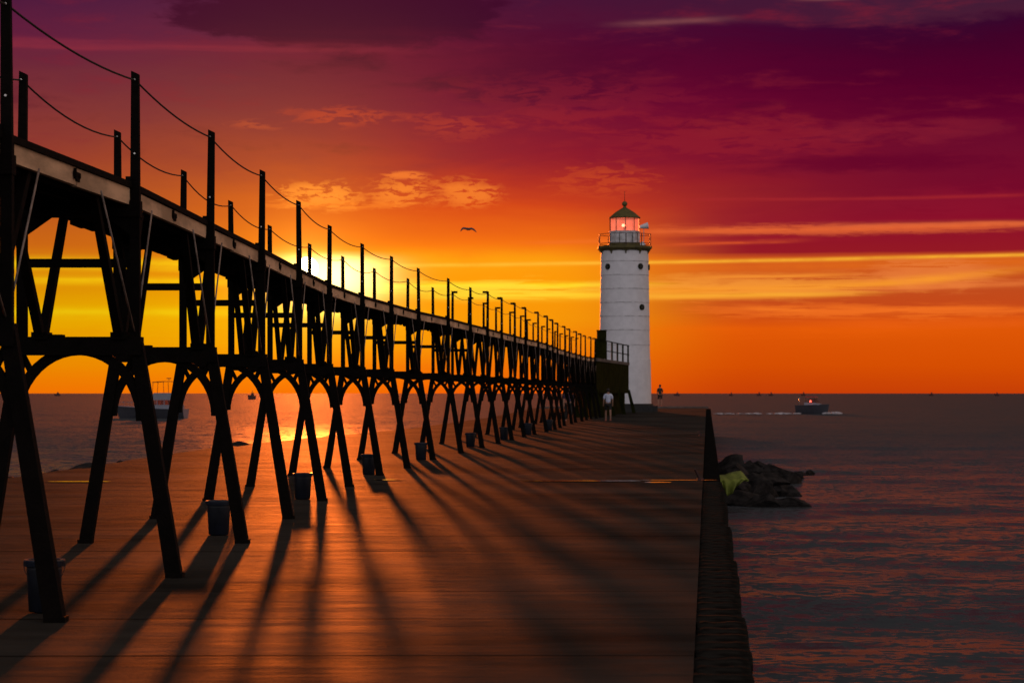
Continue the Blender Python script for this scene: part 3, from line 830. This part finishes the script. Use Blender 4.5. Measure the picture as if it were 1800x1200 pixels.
# mossy bumps on the left pier edge
for j, (x, Y, sc) in enumerate(((20, 41.5, .20), (90, 45, .16), (135, 47.5, .2), (205, 50.3, .12), (300, 54.5, .16), (425, 63, .2), (500, 66.5, .14), (600,74,.16))):
    k = j % 6; o = rps[k].copy(); COL.objects.link(o)
    xe = px_left(Y); o.location = (xe-.15, Y, pz(Y)-.12); o.scale = (sc*2.2, sc*3.5, sc*1.1); o.rotation_euler = (0,0,j)
    o.name = 'stone'; tag(o, 'dark lump of stone on the left rim of the pier', 'stone', 'stones along the left pier edge')

# ------------------------------------------------------------------ yellow-green cloth draped on the rocks
Yc = 57.5; s = Yc/F
def cpt(x, y, dy=0): return Vector(((x-900)*s, Yc+dy, -(y-691)*s))
topl = [(1255,840),(1262,834),(1270,836),(1280,836),(1290,832),(1300,830),(1308,829),(1313,833),(1316,838)]
midl = [(1257,843),(1264,842),(1272,844),(1281,845),(1291,845),(1300,843),(1307,842),(1312,842),(1316,843)]
botl = [(1269,848),(1272,856),(1275,866),(1279,872),(1285,868),(1291,860),(1297,852),(1303,846),(1314,845)]
bm = bmesh.new(); rowsC = []
def sub(a): 
    out = []
    for (x0,y0),(x1,y1) in zip(a, a[1:]):
        for k in range(4): t = k/4; out.append((x0+(x1-x0)*t, y0+(y1-y0)*t))
    out.append(a[-1]); return out
T_, M_, B_ = sub(topl), sub(midl), sub(botl)
layers = []
for k in range(5): t = k/4; layers.append([(a[0]+(b[0]-a[0])*t, a[1]+(b[1]-a[1])*t, .9*(1-t)-.05*math.sin(i*.9)) for i, (a, b) in enumerate(zip(T_, M_))])
for k in range(1, 8): t = k/7; layers.append([(a[0]+(b[0]-a[0])*t, a[1]+(b[1]-a[1])*t, -.02 - .09*t*math.sin(i*.8) ) for i, (a, b) in enumerate(zip(M_, B_))])
for lay in layers: rowsC.append([bm.verts.new(cpt(*q)) for q in lay])
for A, B in zip(rowsC, rowsC[1:]):
    for i in range(len(A)-1): bm.faces.new((A[i], B[i], B[i+1], A[i+1])).smooth = True
cl_ = obj('cloth', bm, M['cloth'], smooth=True)
sm = cl_.modifiers.new('s', 'SOLIDIFY'); sm.thickness = .012
tag(cl_, 'yellow green cloth draped over the dark rocks at the pier edge', 'cloth')

# ------------------------------------------------------------------ people
def skin_mesh(name, verts, edges, radii, m, parent, sub=1, root=0):
    me = bpy.data.meshes.new(name); me.from_pydata(verts, edges, []); me.materials.append(m)
    o = bpy.data.objects.new(name, me); COL.objects.link(o)
    if parent is not None: o.parent = parent
    sk = o.modifiers.new('skin', 'SKIN'); sk.use_smooth_shade = True
    if not me.skin_vertices: return o
    for i, r in enumerate(radii):
        rr = r if isinstance(r, tuple) else (r, r)
        me.skin_vertices[0].data[i].radius = rr
    me.skin_vertices[0].data[root].use_root = True
    su = o.modifiers.new('sub', 'SUBSURF'); su.levels = sub; su.render_levels = sub
    return o
def person(loc, h, rz, top_m, low_m, label, arms='down', long_low=False, step=.05):
    k = h/1.75
    t = thing('person', label, 'person', loc, None, rz)
    def q(x, y, z): return (x*k, y*k, z*k)
    V_ = [q(0,0,.95), q(0,0,1.12), q(0,0,1.32), q(0,.0,1.46), q(0,0,1.53), q(0,-.01,1.62), q(0,-.005,1.70),
          q(.10,0,.90), q(.11,-step,.50), q(.115,-step+.02,.09), q(.125,-step-.12,.03),
          q(-.10,0,.90), q(-.11,step,.50), q(-.115,step+.02,.09), q(-.13,step-.12,.03),
          q(.19,0,1.40), q(.24,.02,1.12), q(.25,-.06,.88), q(.25,-.09,.79),
          q(-.19,0,1.40), q(-.24,.02,1.12), q(-.25,-.06,.88), q(-.25,-.09,.79)]
    if arms == 'front':
        V_[17] = q(.14,-.22,1.08); V_[18] = q(.06,-.27,1.10); V_[21] = q(-.14,-.22,1.06); V_[22] = q(-.06,-.27,1.10)
    E = [(0,1),(1,2),(2,3),(3,4),(4,5),(5,6),(0,7),(7,8),(8,9),(9,10),(0,11),(11,12),(12,13),(13,14),(3,15),(15,16),(16,17),(17,18),(3,19),(19,20),(20,21),(21,22)]
    rad_ = [(.14,.11),(.13,.10),(.15,.11),(.10,.08),.055,(.085,.10),(.065,.08),.085,.055,.04,.04,.085,.055,.04,.04,.06,.045,.035,.04,.06,.045,.035,.04]
    rad_ = [(r[0]*k, r[1]*k) if isinstance(r, tuple) else r*k for r in rad_]
    skin_mesh('body', V_, E, rad_, M['skin'], t)
    bm = bmesh.new(); bmesh.ops.create_uvsphere(bm, u_segments=14, v_segments=10, radius=.108*k, matrix=Matrix.Translation(q(0,.018,1.675)) @ Matrix.Diagonal((.9,1.05,1.0,1)))
    obj('hair', bm, M['hair'], t, True)
    SV_ = [q(0,0,.92), q(0,0,1.12), q(0,0,1.32), q(0,0,1.45), V_[15], tuple(Vector(V_[15]).lerp(Vector(V_[16]), .85)), V_[19], tuple(Vector(V_[19]).lerp(Vector(V_[20]), .85))]
    SR = [(.165,.135),(.155,.125),(.17,.13),(.11,.09),.078,.068,.078,.068]; SR = [(r[0]*k, r[1]*k) if isinstance(r, tuple) else r*k for r in SR]
    skin_mesh('shirt', SV_, [(0,1),(1,2),(2,3),(3,4),(4,5),(3,6),(6,7)], SR, top_m, t)
    f = 1.0 if long_low else .85
    LV = [q(0,0,.97), q(.10,0,.88), tuple(Vector(V_[7]).lerp(Vector(V_[8]), f)), q(-.10,0,.88), tuple(Vector(V_[11]).lerp(Vector(V_[12]), f))]
    LE = [(0,1),(1,2),(0,3),(3,4)]; LR = [(.15*k,.125*k), .105*k, .085*k, .105*k, .085*k]
    if long_low: LV += [V_[9], V_[13]]; LE += [(2,5),(4,6)]; LR += [.06*k, .06*k]
    skin_mesh('trousers' if long_low else 'shorts', LV, LE, LR, low_m, t)
    for a, b in ((9,10),(13,14)):
        bm = bmesh.new(); A, B = Vector(V_[a]), Vector(V_[b]); tube(bm, [A+Vector((0,.04*k,-.04*k)), A.lerp(B,.5)+Vector((0,0,-.02*k)), B+Vector((0,-.03*k,0))], .05*k, 8, radii=[.045*k,.05*k,.03*k]); obj('shoe', bm, M['shoe'], t)
    return t
Yp = 159.7; person(((1160-900)/F*Yp, Yp, pz(Yp)+.11), 1.52, R(200), M['olivec'], M['shorts'], 'person standing alone in silhouette on the pier end right of the lighthouse', 'front', False, .04)
Yp = 107; person(((1069-900)/F*Yp, Yp, pz(Yp)), 1.50, R(185), M['shirt'], M['shorts'], 'person in a pale shirt and dark shorts standing under the landing platform', 'down', False, .10)
Yp = 104; person(((999-900)/F*Yp, Yp, pz(Yp)), 1.56, R(10), M['navy'], M['shorts'], 'person in dark blue clothes half hidden among the far catwalk legs', 'down', True, .08)

# ------------------------------------------------------------------ gull
Yb = 150.0; s = Yb/F; c = Vector(((823-900)*s, Yb, (691-403)*s))
gl = thing('gull', 'dark gull gliding with bent wings in the orange sky left of the lighthouse', 'bird', c)
V_ = [(-.02,.30,0),(0,.05,-.01),(.05,-.16,-.02),(.10,-.30,-.01),(.12,-.36,-.015),(-.04,.42,.02), (-.20,-.02,.06),(-.36,0,.07),(-.52,.06,-.14), (.20,-.02,.05),(.34,0,.0),(.56,.06,-.2)]
E = [(0,1),(1,2),(2,3),(3,4),(0,5),(1,6),(6,7),(7,8),(1,9),(9,10),(10,11)]
skin_mesh('body', V_, E, [(.06,.05),(.085,.08),(.07,.07),.04,.012,(.06,.01),(.035,.08),(.03,.08),(.01,.02),(.035,.08),(.028,.07),(.01,.02)], M['gull'], gl, root=1)

# ------------------------------------------------------------------ boats
def hull_bm(Lh, Wd, Hb, Hs, flare=.75, n=24):
    """bow at -x; returns bm with sheer line rising to the bow"""
    bm = bmesh.new(); rows = []
    for i in range(n+1):
        t = i/n; x = -Lh/2 + Lh*t
        wdt = Wd/2*min(1, (math.sin(min(1, t/.55)*math.pi/2))**.8) if t > 0 else .02
        wdt = max(wdt, .02); sh = Hs + (Hb-Hs)*(1-t)**1.8
        rake = -.10*Lh*(1-t)**3
        prof = [(0, -.35, 0), (flare*.8, -.1, .25), (flare, .25*sh, .5), (1.0, sh-.08, .95), (1.03, sh-.04, 1), (1.0, sh, 1), (.9, sh, 1)]
        row = []
        for sgn in (1, -1):
            for w_, z_, rk in (prof if sgn == 1 else prof[::-1]): row.append(bm.verts.new((x + rake*rk, sgn*w_*wdt, z_)))
        rows.append(row)
    m = len(rows[0])
    for A, B in zip(rows, rows[1:]):
        for k in range(m-1): f = bm.faces.new((A[k], A[k+1], B[k+1], B[k])); f.material_index = 0 if 3 <= k <= 9 else 1
        f = bm.faces.new((A[m-1], A[0], B[0], B[m-1])); f.material_index = 1
    bm.faces.new(rows[-1]); bm.faces.new(rows[0][::-1])
    bmesh.ops.recalc_face_normals(bm, faces=bm.faces)
    return bm
def wedge(bm, x0, x1, w, z0, z1, i0=0.0, i1=0.0, tap=.85):
    v = [bm.verts.new(p) for p in ((x0,-w/2,z0),(x1,-w/2,z0),(x1,w/2,z0),(x0,w/2,z0),(x0+i0,-w/2*tap,z1),(x1-i1,-w/2*tap,z1),(x1-i1,w/2*tap,z1),(x0+i0,w/2*tap,z1))]
    for f in ((3,2,1,0),(4,5,6,7),(0,1,5,4),(1,2,6,5),(2,3,7,6),(3,0,4,7)): bm.faces.new([v[i] for i in f])
# cabin cruiser seen through the legs on the left
Yk = 273.0; s = Yk/F
kb = thing('cabin_cruiser', 'white cabin cruiser with a flybridge canopy seen between the catwalk legs on the left', 'boat', ((270-900)*s, Yk, WL), None, R(-8))
obj('hull', hull_bm(8.0, 2.7, 1.55, 1.15), [M['hullw'], M['hulld']], kb)
bm = bmesh.new(); wedge(bm, -.5, 3.5, 2.1, 1.15, 1.62, .3, 0, .98); obj('cabin', bm, M['hullw'], kb)
for xx in (-.1, .75, 1.6, 2.45, 3.3):
    for sy in (-1, 1):
        bm = bmesh.new(); beam(bm, (xx, sy*1.0, 1.62), (xx, sy*.98, 2.2), .09, .09); obj('window_post', bm, M['hullw'], kb)
for sy in (-1, 1):
    bm = bmesh.new(); vs = [bm.verts.new(p) for p in ((-.1, sy*1.0, 1.62), (3.3, sy*1.0, 1.62), (3.3, sy*.98, 2.2), (.2, sy*.98, 2.2))]; bm.faces.new(vs); obj('window', bm, M['window'], kb)
bm = bmesh.new(); wedge(bm, -.1, 3.6, 2.2, 2.2, 3.05, .45, .15, .95); obj('flybridge', bm, M['hullw'], kb)
bm = bmesh.new()
for i in range(6):
    x0 = .1+.55*i; z0 = 4.32 - .0*i + .10*math.sin(math.pi*(i)/6); z1 = 4.32 + .10*math.sin(math.pi*(i+1)/6)
    beam(bm, (x0, 0, z0), (x0+.56, 0, z1), 2.1, .06)
obj('canopy', bm, M['canvas'], kb)
for xx in (.15, 1.55, 3.3):
    for sy in (-1,1):
        bm = bmesh.new(); tube(bm, [(xx, sy*1.0, 3.0), (xx+(.1 if xx < 1 else -.05), sy*1.0, 4.33)], .03, 6); obj('canopy_pole', bm, M['dark'], kb)
bm = bmesh.new(); tube(bm, [(1.9,0,4.4),(1.9,0,4.75)], .03, 6); box(bm, (1.9,0,4.78), (.5,.3,.1)); obj('radar', bm, M['dark'], kb)
bm = bmesh.new()
for a, b in zip([(-4.2,.35),(-3.4,.8),(-2.4,1.0),(-1.2,1.1)], [(-3.4,.8),(-2.4,1.0),(-1.2,1.1),(-.4,1.1)]):
    for sy in (-1,1): tube(bm, [(a[0],sy*a[1],1.95),(b[0],sy*b[1],1.9)], .02, 5); tube(bm, [(b[0],sy*b[1],1.3),(b[0],sy*b[1],1.9)], .02, 5)
obj('bow_rail', bm, M['hullw'], kb)
# motor boat at the right
Ym = 324.0; s = Ym/F
mb = thing('motor_boat', 'small motor boat with a red canopy speeding to the right across the lake', 'boat', ((1427-900)*s, Ym, WL+.12), None, R(180-28))
obj('hull', hull_bm(4.4, 1.9, 1.35, 1.2), [M['hulld'], M['hulld']], mb)
bm = bmesh.new(); wedge(bm, -1.4, .9, 1.5, 1.2, 1.55, .6, 0, .85); obj('cabin', bm, M['hullw'], mb)
bm = bmesh.new(); wedge(bm, -1.0, .0, 1.35, 1.55, 2.1, .5, .0, .85); obj('windscreen', bm, M['window'], mb)
bm = bmesh.new(); wedge(bm, -.75, .8, 1.3, 2.3, 2.45, .2, .1, .85); obj('canopy', bm, M['redcanvas'], mb)
for xx in (-.6, .7):
    for sy in (-1,1): bm = bmesh.new(); tube(bm, [(xx,sy*.6,1.5),(xx,sy*.58,2.32)], .025, 6); obj('canopy_pole', bm, M['dark'], mb)
bm = bmesh.new(); bmesh.ops.create_uvsphere(bm, u_segments=10, v_segments=8, radius=.13, matrix=Matrix.Translation((-.1,.8,1.75))); obj('navigation_light', bm, M['navlight'], mb, True)
bm = bmesh.new(); tube(bm, [(1.9,0,1.2),(1.9,0,2.1)], .02, 6); bmesh.ops.create_uvsphere(bm, u_segments=8, v_segments=6, radius=.1, matrix=Matrix.Translation((1.9,0,2.12))); obj('stern_light', bm, M['sidelight'], mb)
# foam of the boat's wake and bow spray
def foam(name, x0, x1, y0, hmax, label, Yf, den=1.0, seed=0):
    bm = bmesh.new(); s = Yf/F; n = int((x1-x0)*den*1.6); rn = random.Random(seed)
    for i in range(n):
        x = x0+(x1-x0)*rn.random(); p = noise.noise((x*.06, seed, 0))
        if p < -.02: continue
        h = hmax*rn.uniform(.3,1)*(.4+p+.3); w_ = rn.uniform(.25,.8)
        c = Vector(((x-900)*s, Yf+rn.uniform(-1.2,1.2), WL+.08+h*.2))
        bmesh.ops.create_icosphere(bm, subdivisions=2, radius=1, matrix=Matrix.Translation(c) @ Matrix.Diagonal((w_, rn.uniform(.3,.8), max(.05,h), 1)))
    for v in bm.verts: v.co += Vector((noise.noise(v.co*2), noise.noise(v.co*2+Vector((5,0,0))), noise.noise(v.co*2.5)*.4))*.18
    tag(obj(name, bm, M['foam']), label, 'foam', kind='stuff')
foam('wake_foam', 1250, 1404, 725, .17, 'broken white wake trailing left behind the motor boat', 322, .55, 1)
foam('bow_spray', 1450, 1476, 727, .38, 'spray thrown up at the bow of the motor boat', 324, 1.4, 5)
# silhouettes on the horizon
FB = [(101,16,2.5,2600,'tiny boat silhouette on the horizon at the far left behind the near legs'),
      (1190,16,2.5,2600,'tiny dark boat on the horizon just right of the lone standing person'),
      (1285,10,2,2600,'tiny boat on the horizon midway between the lighthouse and the motor boat'),
      (1334,12,2.5,2600,'tiny horizon boat, left one of the close pair before the motor boat'),
      (1355,12,2.5,2600,'tiny horizon boat, right one of the close pair before the motor boat'),
      (1412,12,2.5,2600,'tiny boat on the horizon directly above the motor boat'),
      (1637,12,2.5,2600,'tiny boat on the horizon farther right of the motor boat'),
      (1752,12,2,2600,'rightmost tiny boat on the horizon near the right side of the photo')]
def farboat(x, wpx, hpx, Y, lab, m=M['far'], zoff=0):
    s = Y/F; L_ = wpx*s*.6; drop = -WL/s; H = (hpx+drop)*s
    t = thing('distant_boat', lab, 'boat', ((x-900)*s, Y, WL), 'distant boats on the horizon')
    obj('hull', hull_bm(L_, L_*.3, H*.55, H*.48), [m, m], t)
    bm = bmesh.new(); wedge(bm, -L_*.15, L_*.28, L_*.22, H*.45, H*.8, L_*.06, L_*.02, .85); tube(bm, [(L_*.05,0,H*.8),(L_*.05,0,H*1.05)], s*.5, 5); obj('cabin', bm, m, t)
for f in FB: farboat(*f)
farboat(443, 22, 4, 1100, 'small distant boat just below the horizon above the sun glitter', M['far'])
